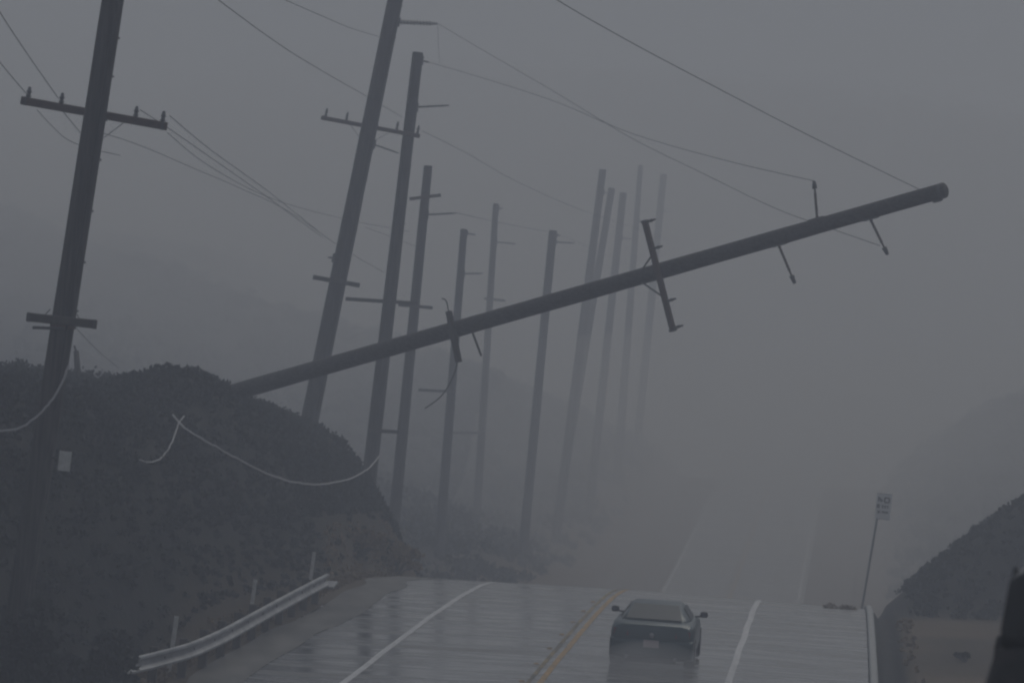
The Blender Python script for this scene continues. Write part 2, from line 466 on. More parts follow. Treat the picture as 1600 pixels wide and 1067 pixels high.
def post_ins(pole, py, tip, mount=True, m=None, r=.05, sheds=7):
    e = pole[0]
    c, rr, dd = on_axis(pole, py)
    t = U(*tip, dd)
    dirv = (t - c).normalized()
    a = c + dirv * (rr * .9)
    if mount:
        upv = (pole[1] - pole[2]).normalized()
        mb = MB(); mb.beam(c + dirv * rr * .75 - upv * .14, c + dirv * rr * .75 + upv * .14, rr * .9, rr * .9, dirv)
        mb.build('mount_plate', M_STEEL, e)
    return insulator('insulator', a, t, r, m or M_PORC, e, sheds)

# nearest pole
p1 = make_pole((198, -140), (76, 650), 66, 34, 38, 'nearest leaning utility pole at far left with two crossarms and a white tag')
crossarm(p1, (33, 157), (261, 198), .12, False, pins=(.045, .27, .78, .965), pin_px=17, brace=.21)
crossarm(p1, (42, 495), (151, 507), .13, True, m=M_POSTW)
mb = MB(); c, rr, dd = on_axis(p1, 500)
mb.beam(c + RT * -.5 - fw * (rr + .03) + UP * -.13, c + RT * .05 - fw * (rr + .03) + UP * -.15, .05, .05); mb.build('bracket', M_STEEL, p1[0])
c, rr, dd = on_axis(p1, 505)
mb = MB(); mb.tube(c - RT * .01 - UP * .10 - fw * .0, c + UP * .10, rr + .012, n=20); mb.build('steel_band', mat('rusty band', (0.16, 0.10, 0.07), .7), p1[0], True)
for sx in (-.36, .36):
    mb = MB(); mb.beam(c + RT * sx - fw * .15 + UP * (.03 - sx * .12), c + RT * sx * .55 - fw * (rr * .8) + UP * .24, .03, .012); mb.build('brace', M_STEEL, p1[0])
# pale tag plate on a short bracket at the pole's right side
c, rr, dd = on_axis(p1, 720); dq = dd - rr * 1.2
mk_c = U(101, 720, dq)
tx = (RT * math.cos(R(7)) - UP * math.sin(R(7))); ty = (UP * math.cos(R(7)) + RT * math.sin(R(7)))
mb = MB(); mb.beam(c + RT * rr * .3 + UP * .05, mk_c + ty * .05 + fw * .03, .05, .03); tb = mb.build('tag_bracket', M_STEEL, p1[0])
mb = MB(); mb.beam(mk_c - ty * .17, mk_c + ty * .17, .21, .03, fw, .3); mb.build('tag_plate', M_WHITE, p1[0])
mb = MB(); mb.beam(mk_c + ty * .17, mk_c + ty * .235, .16, .034, fw); mb.build('tag_cap', M_POSTW, p1[0])

p2 = make_pole((640, -110), (485, 650), 119, 23, 28, 'second leaning utility pole with a long pale insulator near its top')
crossarm(p2, (502, 184), (656, 213), .11, False, pins=(.04, .25, .76, .97), pin_px=13, brace=.2)
crossarm(p2, (489, 433), (562, 446), .12, True, m=M_POSTW)
post_ins(p2, 34, (684, 37), m=M_WHITEINS, r=.105, sheds=10)
post_ins(p2, 222, (624, 240), r=.035)
post_ins(p2, 405, (512, 402), r=.04, sheds=2)
p3 = make_pole((653, 82), (580, 720), 121.5, 17, 23, 'third utility pole with a flat cut top right behind the second leaning pole')
post_ins(p3, 168, (702, 165), r=.045)
post_ins(p3, 93, (671, 98), r=.04, sheds=3)
crossarm(p3, (540, 467), (652, 474), .10, False, m=M_POSTW)
crossarm(p3, (575, 672), (626, 675), .10, True, m=M_POSTW)
p4 = make_pole((669, 259), (620, 770), 138, 13.5, 18, 'fourth utility pole with short dark arms near its top')
crossarm(p4, (640, 311), (689, 305), .10, True)
post_ins(p4, 336, (714, 333), r=.045)
crossarm(p4, (622, 476), (676, 481), .10, True, m=M_POSTW)
p5 = make_pole((725, 358), (686, 860), 165, 11, 16, 'fifth utility pole whose middle is hidden behind the fallen pole')
post_ins(p5, 364, (743, 367), r=.05, sheds=3)
post_ins(p5, 428, (754, 427), r=.05)
crossarm(p5, (654, 609), (712, 612), .10, True, m=M_POSTW)
p6 = make_pole((775, 318), (745, 800), 192, 9.5, 13, 'sixth utility pole, tall and faint, left of the wider seventh one')
post_ins(p6, 378, (806, 381), r=.05)
post_ins(p6, 325, (786, 326), r=.05, sheds=3)
crossarm(p6, (705, 676), (752, 676), .11, True, m=M_POSTW)
crossarm(p6, (756, 466), (790, 470), .10, True, m=M_POSTW)
p7 = make_pole((864, 360), (820, 830), 182, 12.5, 15, 'seventh utility pole with blunt top standing alone mid way in mist')
post_ins(p7, 367, (876, 368), r=.05, sheds=3)
post_ins(p7, 378, (898, 380), r=.05)
p8 = make_pole((942, 265), (884, 720), 208, 11.5, 15, 'faint pole, tallest and leftmost of the distant misty cluster')
p9 = make_pole((956, 294), (905, 600), 216, 10.5, 13, 'faint pole crossing just right of the leftmost in the distant cluster')
p10 = make_pole((974, 301), (943, 590), 228, 11, 13, 'faint pole third from left in the distant misty cluster')
p11 = make_pole((1001, 258), (976, 590), 250, 8, 12.5, 'faint slender pole with high top, fourth in the distant misty cluster')
p12 = make_pole((1037, 272), (1006, 590), 272, 10.5, 12.5, 'faintest utility pole, rightmost of the distant misty cluster')
for pp, y0, x1 in ((p8, 300, 955), (p10, 372, 996), (p11, 345, 1018), (p12, 330, 1052)):
    post_ins(pp, y0, (x1, y0 + 2), r=.05)

# riser cables and through bolts
for pp, ys, sd_ in ((p1, (20, 640), .5), (p2, (-40, 640), .6), (p3, (100, 600), -.5)):
    pts = []
    for i in range(15):
        c, rr, dd = on_axis(pp, ys[0] + (ys[1] - ys[0]) * i / 14)
        pts.append(c + RT * rr * sd_ - fw * (rr * math.sqrt(1 - sd_ * sd_) + .012) + RT * random.uniform(-.01, .01))
    mb = MB(); mb.path(pts, .022, 6); mb.build('riser_cable', M_WIRE, pp[0], True)
for pp, rows in ((p1, (60, 120, 188, 250, 330, 410, 486, 512)), (p2, (10, 60, 120, 196, 280, 360, 440)), (p3, (110, 168, 260, 350, 470))):
    for y in rows:
        c, rr, dd = on_axis(pp, y)
        mb = MB(); mb.tube(c + RT * rr * 1.0, c + RT * (rr + .03), .018, n=8); mb.build('bolt', M_STEEL, pp[0])

# the fallen pole
fa = U(1476, 297, 82); fb = U(390, 606, 96)
fdir = (fb - fa).normalized(); L0 = (fb - fa).length
fbase = ground_hit(fa, fdir, L0)
FP = root('fallen_utility_pole', fbase, 'dark snapped utility pole fallen across the picture, hanging above the road', 'utility pole')
mb = MB(); n = 24; Lb = (fbase - fa).length
rings = [(0, .150), (.003, .165)] + [((i + 1) / n, .165 + .06 * (i + 1) / n + random.uniform(-.004, .004)) for i in range(n)]
mb.tube(fa, fbase, 0, rings=rings, n=18); mb.build('shaft', M_WOODF, FP, True)
mb = MB(); mb.tube(fa + fdir * .02, fa + fdir * .10, .172, n=18); mb.build('end_band', M_STEEL, FP, True)
def fp_at(px):
    lo, hi = 0.0, 1.0
    for _ in range(40):
        t = (lo + hi) / 2; p = fa.lerp(fbase, t); r = p - CAM
        x = 800 + FPX * r.dot(RT) / r.dot(fw)
        if x > px: lo = t
        else: hi = t
    return p, .165 + .06 * t, r.dot(fw)
# its crossarm, with pins on the side of the tip
c, rr, dd = fp_at(1030)
dq = dd - rr - .06
a = U(1007, 344, dq); b = U(1052, 518, dq)
mb = MB(); mb.beam(a, b, .11, .13, -fdir); arm = mb.build('crossarm', M_ARM, FP)
for t in (.02, .26, .73, .97):
    q0 = a.lerp(b, t) - fdir * .05; insulator('insulator', q0, q0 - fdir * .26 - fw * .02, .045, M_PORC, arm, 2)
mb = MB(); ax = (b - a).normalized(); mb.beam(b - ax * .05, b - ax * .01, .15, .16, -fdir); mb.build('end_band', M_STEEL, arm); mb = MB(); mb.beam(a + ax * .01, a + ax * .05, .15, .16, -fdir); mb.build('end_band', M_STEEL, arm)
c2, rr2, dd2 = fp_at(1002)
for t in (.30, .70):
    mb = MB(); mb.beam(a.lerp(b, t), c2 + UP * (rr2 * .7 * (1 if t < .5 else -1)) - fw * rr2 * .8, .04, .01, fw); mb.build('brace', M_STEEL, FP)
# short arm lower on the shaft
c, rr, dd = fp_at(709); dq = dd - rr - .06
a2 = U(701, 486, dq); b2 = U(717, 566, dq)
mb = MB(); mb.beam(a2, b2, .13, .13, -fdir); arm2 = mb.build('crossarm', M_POSTW, FP)
mb = MB(); mb.beam(a2.lerp(b2, .5) + fdir * .12, a2.lerp(b2, .5) - fdir * .12, .3, .03, fw); mb.build('mount_plate', M_STEEL, arm2)
mb = MB(); mb.path(crom([U(690, 466, dq), U(697, 470, dq), U(701, 486, dq), U(706, 500, dq)], 6), .016); mb.build('hardware', M_STEEL, arm2)
mb = MB(); mb.path(crom([U(716, 560, dq), U(708, 588, dq), U(690, 618, dq), U(664, 638, dq)], 6), .014); mb.build('dangling_wire', M_WIRE, arm2)
mb = MB(); c3, r3, d3 = fp_at(738); mb.beam(c3 - UP * r3 * .9, U(752, 556, d3), .05, .05); mb.build('broken_brace', M_POSTW, FP)
mb = MB(); c3, r3, d3 = fp_at(745); mb.beam(U(737, 497, d3 - .1), U(757, 503, d3 - .1), .09, .12); mb.build('bolt_block', M_STEEL, FP)
# post insulators near the tip
for x0, tip, up_ in ((1277, (1272, 283), 1), (1216, (1242, 443), -1), (1359, (1387, 398), -1)):
    c, rr, dd = fp_at(x0)
    pa = c + UP * (rr * .85 * up_); t = U(*tip, dd)
    mb = MB(); mb.beam(pa + fdir * .19, pa - fdir * .19, .16, .07, UP); mb.build('mount_plate', M_STEEL, FP)
    insulator('insulator', pa, pa.lerp(t, .8), .042, M_ARM, FP, 8)
    mb = MB(); mb.tube(pa.lerp(t, .8), t, .06, .035, n=10); mb.build('clamp', M_STEEL, FP, True)
c, rr, dd = fp_at(1466); mb = MB(); mb.beam(c - UP * rr + fdir * .12, c - UP * rr - fdir * .08, .10, .09, UP); mb.build('bracket', M_STEEL, FP)

# ------------------------------------------------------------------ wires
def wire(label, pts, r=.012, m=None, sub=8, name='power_line', cat='wire', group='overhead wires'):
    cp = crom([U(*p) for p in pts], sub)
    if m:
        cp = [cp[0]] + [q_ + Vector((random.gauss(0, .004), random.gauss(0, .008), random.gauss(0, .005))) for q_ in cp[1:-1]] + [cp[-1]]
    mb = MB(); mb.path(cp, r if m else r * .6, 6)
    return tag(mb.build(name, m or M_WIRE, None, True), label, cat, group)
wire('overhead wire from the pale insulator down to the fallen pole', [(684, 37, 119), (770, 88, 114), (860, 140, 108), (985, 215, 100), (1100, 272, 93), (1210, 325, 86.5), (1300, 358, 85), (1375, 384, 84)])
wire('overhead wire from the flat topped third pole to the upright insulator', [(671, 98, 121.5), (760, 124, 115), (870, 160, 107), (985, 208, 99), (1130, 250, 89), (1272, 283, 84.5)])
wire('high overhead wire running down to the tip of the fallen pole', [(800, -50, 60), (870, 0, 63), (985, 66, 68), (1100, 127, 72), (1270, 215, 77), (1440, 298, 82)], .013)
wire('thin overhead wire above the left, ending behind the second pole', [(300, -35, 60), (345, 3, 63), (440, 72, 70), (510, 115, 82), (575, 152, 98), (628, 183, 121)])
wire('short overhead wire at the top left of the second pole', [(380, -30, 62), (445, 0, 68), (500, 24, 80), (550, 45, 96), (600, 60, 118)], .012)
wire('steep wire from the top left corner to the nearest crossarm', [(-60, -80, 50), (0, 20, 55), (45, 88, 60), (92, 155, 66.2)], .011)
wire('steep wire at left edge meeting the outer end of the nearest crossarm', [(-50, 35, 56), (0, 98, 61), (44, 150, 66.2)], .011)
wire('slack jumper wire under the left half of the nearest crossarm', [(58, 172, 66.1), (80, 196, 66.1), (105, 218, 66.1), (140, 232, 66.0), (188, 243, 66.2)], .009)
wire('lower wire sweeping right from behind the nearest pole', [(150, 205, 66.5), (220, 228, 72), (300, 262, 80), (370, 292, 92), (450, 330, 106), (530, 385, 121)], .011)
wire('wire from the right tip of the nearest crossarm to the third pole', [(265, 181, 66.4), (330, 235, 74), (420, 300, 92), (520, 378, 119.6), (600, 426, 121.5)], .012)
wire('wire just beneath the right tip wire of the nearest crossarm', [(219, 172, 66.4), (262, 200, 70), (330, 247, 77), (420, 310, 95), (505, 372, 119.6)], .012)
wire('lowest of the three wires leaving the nearest crossarm rightward', [(262, 208, 66.4), (320, 255, 74), (400, 300, 84), (470, 325, 94), (560, 347, 112), (640, 362, 125)], .010)
wire('wire from the second crossarm slanting away toward the misty poles', [(660, 205, 119.5), (730, 240, 127), (800, 280, 137), (900, 325, 150), (990, 356, 185), (1080, 388, 230)], .013)
wire('faint wire far off between the misty pole tops', [(714, 333, 138), (800, 352, 165), (876, 368, 182), (955, 402, 222), (1030, 436, 280)], .015)
wire('thin vertical wire hanging from the pale insulator', [(684, 38, 119), (685, 70, 119.5), (687, 100, 120)], .008)
wire('short faint strand between the second and third leaning poles', [(652, 386, 121.6), (600, 366, 117), (570, 355, 113)], .010)
def surf(px, py, lift=.38):
    d = 60.0
    while d < 130:
        p = U(px, py, d)
        if p.z < gz(p.x, p.y) + lift: return d
        d += .1
    return 118.0
# pale slack cables hanging in front of the dark hillside
wire('pale slack cable looping down at the left edge beside the nearest pole', [(-60, 672, 65), (0, 673, 65), (32, 668, 65.1), (58, 650, 65.2), (80, 626, 65.3), (97, 598, 65.4), (107, 572, 65.5)], .022, M_CABLE, 8, 'slack_cable', 'cable', 'slack cables')
wire('long pale cable sagging across the dark hillside toward the third pole', [(270, 648, surf(270, 648)), (288, 668, surf(270, 648) - 1.0), (320, 688, 83), (370, 716, 84), (430, 745, 87), (490, 757, 91), (545, 748, 100), (576, 731, 112), (592, 713, 121)], .023, M_CABLE, 8, 'slack_cable', 'cable', 'slack cables')
wire('short hooked pale cable end hanging left of the long sagging cable', [(288, 650, surf(288, 650)), (278, 664, surf(270, 648) - .9), (270, 688, surf(270, 690)), (254, 713, surf(254, 715)), (236, 722, surf(236, 724)), (218, 718, surf(218, 720))], .017, M_CABLE, 8, 'slack_cable', 'cable', 'slack cables')
wire('small pale cable curl on the ridge of the dark hillside', [(146, 583, 100), (151, 589, 100), (158, 586, 100), (160, 576, 100)], .02, M_CABLE, 6, 'slack_cable', 'cable', 'slack cables')
wire('faint guy wire slanting down behind the ridge at left', [(112, 505, 70), (150, 545, 90), (185, 575, 108)], .010, None, 6, 'guy_wire')

# broken stub on the ridge
st = U(124, 572, 100); mb = MB()
sb = root('broken_post', (st.x, st.y, gz(st.x, st.y)), 'small broken dark post stub on the ridge beside the nearest pole', 'post')
mb.tube(Vector((st.x + .05, st.y, gz(st.x, st.y) - .3)), U(119, 548, 100), .10, .07, n=9); mb.build('stump', M_WOOD, sb, True)
mb = MB(); mb.beam(U(119, 549, 100), U(116, 540, 100), .07, .05); mb.build('splinter', M_WOOD, sb)

# ------------------------------------------------------------------ guardrail and delineators on the left shoulder
gp = [(62, -8.6), (66, -7.55), (69.2, -6.83), (72.2, -6.42), (75.5, -6.33), (79.4, -6.32), (85, -6.34), (90.6, -6.37)]
gd = np.arange(68.4, 90.7, 0.45); go = np.interp(gd, *zip(*gp))
for _ in range(3): go[1:-1] = (go[:-2] + 2 * go[1:-1] + go[2:]) / 4
def rail_pt(d, o, out, h):
    x = float(xroad(d)) + o
    return Vector((x + out, d, float(zroad(d)) + CAM.z - .1 + h))
GR = root('guardrail', rail_pt(78, -6.33, 0, 0), 'galvanised steel guardrail curving along the left shoulder under the dark hillside', 'guardrail')
prof = [(.00, .70), (.075, .69), (.085, .65), (.005, .585), (.0, .55), (.005, .515), (.085, .45), (.075, .41), (.0, .40), (-.004, .41), (.07, .418), (.075, .445), (-.004, .51), (-.008, .55), (-.004, .59), (.075, .655), (.07, .682), (-.004, .69)]
v = []; f = []
for d, o in zip(gd, go):
    for a_, h in prof: v.append(rail_pt(d, o, a_, h))
k = len(prof)
for i in range(len(gd) - 1):
    for j in range(k):
        f.append((i*k+j, i*k+(j+1) % k, (i+1)*k+(j+1) % k, (i+1)*k+j))
f += [tuple(range(k)), tuple(range((len(gd)-1)*k, len(gd)*k))]
rail = mk('rail_beam', v, f, M_GALV, GR, False)
for d in np.arange(68.8, 90.5, 1.95):
    o = float(np.interp(d, gd, go))
    mb = MB(); mb.beam(rail_pt(d, o, -.20, -.5), rail_pt(d, o, -.20, .73), .16, .2, (0, 1, 0)); mb.build('post', M_POSTW, GR)
    mb = MB(); mb.beam(rail_pt(d, o, -.11, .38), rail_pt(d, o, -.11, .69), .17, .12, (0, 1, 0)); mb.build('spacer_block', M_POSTW, GR)
    mb = MB(); mb.tube(rail_pt(d, o, -.02, .55), rail_pt(d, o, .02, .55), .022, n=8); mb.build('bolt', M_STEEL, GR)
mb = MB(); mb.beam(rail_pt(90.6, -6.37, .02, .36), rail_pt(90.9, -6.38, .10, .48), .3, .05); mb.build('bent_end', M_GALV, GR)
for (px, py, d, lab) in ((276, 962, 73, 'white delineator post behind the near end of the guardrail'), (399, 905, 82, 'white delineator post behind the middle of the guardrail'), (491, 862, 92, 'white delineator post at the far end of the guardrail')):
    t = U(px, py, d); g = gz(t.x - .08, t.y)
    b0 = Vector((t.x - .09, t.y, g - .25))
    e = root('delineator_post', (b0.x, b0.y, g), lab, 'delineator', 'white delineator posts')
    mb = MB(); mb.beam(b0, t, .085, .03, (0, -1, 0), .25); mb.build('blade', M_WHITE, e)
    mb = MB(); tt = t.lerp(b0, .16); t2 = t.lerp(b0, .04); off = Vector((0, -.018, 0)); mb.beam(tt + off, t2 + off, .06, .008, (0, -1, 0)); mb.build('reflector', mat('reflector', (.6, .6, .58), .25), e)

# ------------------------------------------------------------------ road sign beyond the crest
SD = 136
st = U(1380, 771, SD); sbm = U(1386, 811, SD)
pb = U(1351, 925, SD); pt = U(1374, 790, SD)
dirv = (pb - pt).normalized(); sbase = ground_hit(pt, dirv, 2.0)
SG = root('road_sign', sbase, 'small white rectangular road sign on a thin leaning post at right', 'road sign')
mb = MB(); mb.beam(pt + (pt - pb).normalized() * .45 + fw * .04, sbase, .075, .055, (0, 1, 0)); mb.build('post', M_STEEL, SG)
sx = (RT * math.cos(R(6)) - UP * math.sin(R(6))); sy = (UP * math.cos(R(6)) + RT * math.sin(R(6)))
sc = U(1380.5, 791, SD)
W2, H2 = .27, .46
mb = MB(); mb.beam(sc - sy * H2, sc + sy * H2, W2 * 2, .01, fw, .3); panel = mb.build('panel', mat('sign sheeting', (.66, .67, .66), .45), SG)
mb = MB()
def mark(x0, y0, x1, y1, w=.07):
    mb.beam(sc + sx * x0 + sy * y0 - fw * .009, sc + sx * x1 + sy * y1 - fw * .009, w, .004, fw, .2)
mark(-.20, .30, -.06, .17, .09); mark(-.20, .33, -.20, .15, .04); mark(.02, .31, .02, .15, .05); mark(.18, .31, .18, .15, .05); mark(.02, .31, .18, .31, .05); mark(.02, .15, .18, .15, .05)
mark(-.19, .07, -.19, -.07, .11); mark(-.03, .05, -.03, -.06, .06); mark(.06, .05, .06, -.06, .06); mark(.15, .05, .15, -.06, .05)
mark(-.15, -.16, -.15, -.25, .09); mark(-.05, -.2, .18, -.2, .07)
mb.build('lettering', M_BLACK, panel)['kind'] = 'stuff'
mb = MB(); mb.beam(sc - sy * (H2 - .015) - sx * (W2 - .02) - fw * .008, sc - sy * (H2 - .015) + sx * (W2 - .02) - fw * .008, .012, .004, fw); mb.build('border', M_BLACK, panel); mb = MB()
mb.beam(sc + sy * (H2 - .015) - sx * (W2 - .02) - fw * .008, sc + sy * (H2 - .015) + sx * (W2 - .02) - fw * .008, .012, .004, fw); mb.build('border', M_BLACK, panel)

# ------------------------------------------------------------------ vehicles
def car_at(name, d, off, label, cat, paint, spec, yaw_extra=0.0):
    x = float(xroad(d)) + off
    slope = float(zroad(d + 1.5) - zroad(d - 1.5)) / 3.0
    zb = (road_z(d, off) if abs(off) < 6.4 else gz(x, d))
    hd = math.atan(0.0885) + yaw_extra
    f_ = Vector((math.sin(hd), math.cos(hd), slope)).normalized(); r_ = f_.cross(Vector((0, 0, 1))).normalized(); u_ = r_.cross(f_)
    o0 = Vector((x, d, zb))
    T = lambda p: o0 + r_ * p[0] + f_ * p[1] + u_ * p[2]
    e = root(name, o0, label, cat)
    M_GLASS = mat('tinted glass', (.012, .024, .028), .3, spec=.15)
    M_TRIM = mat('black trim', (.02, .02, .022), .5)
    M_LAMP = mat('tail lamp', spec.get('lamp_col', (.22, .02, .02)), .2, spec=.6)
    M_TYRE = mat('tyre rubber', (.02, .02, .02), .8)
    M_RIM = mat('alloy', (.3, .3, .31), .35, .8)
    def loft(nm, secs, m, par=e, caps=True, smooth=True):
        v = []; k = len(secs[0])
        for s_ in secs: v += [T(p) for p in s_]
        f = [(i*k+j, i*k+(j+1) % k, (i+1)*k+(j+1) % k, (i+1)*k+j) for i in range(len(secs)-1) for j in range(k)]
        if caps: f += [tuple(range(k))[::-1], tuple(range((len(secs)-1)*k, len(secs)*k))]
        o = mk(nm, v, f, m, par, smooth)
        if smooth:
            md = o.modifiers.new('bev', 'BEVEL'); md.width = .025; md.segments = 2; md.limit_method = 'ANGLE'; md.angle_limit = R(35)
        return o
    def panel(nm, pts, th, m, par=e):
        """thin shaped plate: outline of local points, thickened along its normal"""
        ps = [Vector(p) for p in pts]; n_ = (ps[1] - ps[0]).cross(ps[2] - ps[0]).normalized() * th
        k = len(ps); v = [T(p) for p in ps] + [T(p + n_) for p in ps]
        f = [tuple(range(k))[::-1], tuple(range(k, 2*k))] + [(i, (i+1) % k, k+(i+1) % k, k+i) for i in range(k)]
        return mk(nm, v, f, m, par)
    S = spec
    hw = S['hw']
    def sec(y, w, zb_, zsh, zt):
        h = [(w*.86, zb_), (w*.96, zb_+.07), (w, zb_+.22), (w, zsh-.16), (w*.965, zsh-.03), (w*.90, (zsh+zt)/2), (w*.72, zt)]
        return [(a, y, b) for a, b in h] + [(-a, y, b) for a, b in reversed(h)]
    loft('body', [sec(*s_) for s_ in S['body']], paint)
    g = S['cab']
    def gsec(y, wb, zb_, wt, zt):
        return [(wb, y, zb_), (wb*.98, y, zb_+.05), (wt+.03, y, zt-.05), (wt-.06, y, zt), (-wt+.06, y, zt), (-wt-.03, y, zt-.05), (-wb*.98, y, zb_+.05), (-wb, y, zb_)]
    loft('cabin', [gsec(*s_) for s_ in g], paint)
    rw = S['rear_glass']; panel('rear_window', rw, .012, M_GLASS)
    for side in (-1, 1):
        for k_, win in enumerate(S['side_glass']):
            pts = [(side*a, b, c_) for a, b, c_ in win]
            if side < 0: pts = pts[::-1]
            panel('side_window', pts, .012, M_GLASS)
        tl = [(side*a, b, c_) for a, b, c_ in S['lamp']]
        if side > 0: tl = tl[::-1]
        panel('tail_lamp', tl, .03, M_LAMP)
        # mirror
        mx_, my, mz = S['mirror']; mw, mh = S['mirror_size']
        mb = MB(); c_ = Vector((side*(mx_+mw/2+.04), my, mz))
        pr = [(-.09, .45), (-.085, .9), (-.02, 1.0), (.06, .85), (.11, .4)]
        v = []; k = 10
        for yy, sc_ in pr:
            for i in range(k):
                an = 2*math.pi*i/k
                ca, sa = math.cos(an), math.sin(an)
                v.append(T(c_ + Vector((math.copysign(abs(ca)**.6, ca)*mw/2*sc_, yy, math.copysign(abs(sa)**.6, sa)*mh/2*sc_))))
        f = [(i*k+j, i*k+(j+1) % k, (i+1)*k+(j+1) % k, (i+1)*k+j) for i in range(len(pr)-1) for j in range(k)] + [tuple(range(k)), tuple(range((len(pr)-1)*k, len(pr)*k))]
        mir = mk('side_mirror', v, f, M_TRIM, e, True)
        mb.beam(T((side*(mx_-.06), my+.04, mz-.06)), T((side*(mx_+.06), my+.02, mz-.04)), .05, .04); mb.build('mirror_stalk', M_TRIM, mir)
        for yw in S['axles']:
            rw_ = S['wheel_r']; xo = side*(hw-.10)
            mb = MB(); mb.tube(T((xo-.11, yw, rw_)), T((xo+.11, yw, rw_)), 0, rings=[(0, rw_*.86), (.12, rw_*.98), (.5, rw_), (.88, rw_*.98), (1, rw_*.86)], n=28)
            wh = mb.build('wheel', M_TYRE, e, True)
            mb = MB(); mb.tube(T((xo+side*.105, yw, rw_)), T((xo+side*.118, yw, rw_)), rw_*.62, n=20); mb.build('rim', M_RIM, wh)
            mb = MB(); mb.tube(T((xo-.13, yw, rw_+.02)), T((xo+.095*1 if side > 0 else xo+.13, yw, rw_+.02)), rw_+.06, n=28)
    bp = S['bumper']
    loft('bumper', [[(-w_, y_, z0), (-w_, y_, z1), (-w_*.99, y_+.03, z1+.03), (-w_*.99, y_+.2, z1+.03), (-w_*.99, y_+.2, z0)] if False else
                    [(w_, y_, z0), (w_, y_, z1), (-w_, y_, z1), (-w_, y_, z0)] for w_, y_, z0, z1 in bp], S.get('bumper_mat') or paint)
    py, pz = S['plate']
    mb = MB(); mb.beam(T((-.16, py, pz)), T((.16, py, pz)), .012, .15, u_); pl = mb.build('licence_plate', mat('plate', (.5, .42, .42), .5), e)
    mb = MB(); mb.tube(T((0, py, pz + S['badge'])), T((0, py - .012, pz + S['badge'])), .055, .045, n=14); mb.build('badge', M_RIM, e, True)
    mb = MB(); mb.beam(T((-hw*.6, py+.05, .22)), T((hw*.6, py+.05, .22)), .05, .10, u_); mb.build('under_valance', M_TRIM, e)
    for side in (-1, 1):
        mb = MB(); mb.tube(T((side*.5, py+.12, .27)), T((side*.5, py-.03, .27)), .04, n=12); mb.build('exhaust_tip', M_RIM, e, True)
    return e, T
M_TEAL = mat('dark teal car paint', (.010, .044, .050), .28, 0.2, spec=.6)
sedan = dict(hw=.87,
    body=[(-2.28, .76, .34, .78, .84), (-2.22, .81, .25, .87, .93), (-2.05, .85, .20, .92, .97), (-1.5, .87, .18, .94, .98), (-.6, .87, .18, .92, .95), (.6, .87, .18, .90, .93), (1.1, .87, .18, .88, .91), (1.8, .84, .2, .80, .84), (2.2, .77, .24, .70, .74), (2.32, .68, .32, .62, .65)],
    cab=[(-1.75, .66, .95, .62, .98), (-1.35, .70, .94, .57, 1.13), (-.85, .74, .93, .52, 1.25), (-.2, .74, .91, .51, 1.29), (.35, .73, .91, .51, 1.25), (.75, .72, .91, .58, 1.10), (1.15, .68, .90, .64, .94)],
    rear_glass=[(-.58, -1.735, 1.005), (.58, -1.735, 1.005), (.47, -.93, 1.248), (-.47, -.93, 1.248)],
    side_glass=[[(.725, -.85, .97), (.725, -.05, .96), (.565, -.1, 1.22), (.565, -.75, 1.20)], [(.725, .02, .96), (.71, .75, .95), (.565, .3, 1.20), (.565, -.03, 1.22)]],
    lamp=[(.48, -2.285, .70), (.78, -2.25, .70), (.79, -2.24, .84), (.50, -2.28, .82)],
    mirror=(.82, .62, .98), mirror_size=(.17, .13), axles=(-1.35, 1.4), wheel_r=.33,
    bumper=[(.74, -2.36, .38, .58), (.82, -2.33, .30, .63), (.865, -2.15, .24, .65), (.875, -1.95, .22, .58)], plate=(-2.372, .56), badge=.17)
car_at('sedan_car', 81.3, 1.90, 'dark teal sedan seen from behind, driving away in the right lane', 'car', M_TEAL, sedan)
M_DARK = mat('black vehicle paint', (.012, .012, .013), .2, 0.1, spec=.5)
suv = dict(hw=.97, lamp_col=(.02, .012, .012),
    body=[(-2.35, .90, .45, 1.05, 1.10), (-2.28, .94, .35, 1.12, 1.18), (-1.9, .97, .30, 1.14, 1.20), (-.6, .97, .30, 1.12, 1.18), (.8, .97, .30, 1.08, 1.14), (1.3, .96, .30, 1.06, 1.12), (2.1, .92, .32, .98, 1.03), (2.35, .82, .42, .88, .92)],
    cab=[(-2.22, .89, 1.17, .86, 1.30), (-2.05, .895, 1.16, .84, 1.62), (-1.7, .90, 1.15, .83, 1.69), (-.3, .90, 1.14, .83, 1.71), (.3, .89, 1.12, .80, 1.66), (.7, .88, 1.11, .82, 1.45), (1.15, .85, 1.10, .82, 1.15)],
    rear_glass=[(-.74, -2.235, 1.24), (.74, -2.235, 1.24), (.70, -2.085, 1.585), (-.70, -2.085, 1.585)],
    side_glass=[[(.888, -1.9, 1.24), (.888, -.95, 1.23), (.868, -.95, 1.66), (.868, -1.75, 1.66)], [(.888, -.85, 1.23), (.882, .0, 1.22), (.868, .0, 1.66), (.868, -.85, 1.66)]],
    lamp=[(.76, -2.36, .95), (.91, -2.34, .95), (.90, -2.30, 1.15), (.77, -2.33, 1.15)],
    mirror=(.97, .62, 1.25), mirror_size=(.2, .22), axles=(-1.45, 1.45), wheel_r=.38,
    bumper=[(.84, -2.46, .45, .68), (.92, -2.42, .40, .74), (.96, -2.2, .36, .74), (.965, -1.95, .34, .66)], plate=(-2.372, .85), badge=.2)
car_at('parked_vehicle', 24.3, 7.77, 'out of focus black vehicle edge cut off at the lower right border', 'vehicle', M_DARK, suv, -math.atan(.0885) + R(13.5))

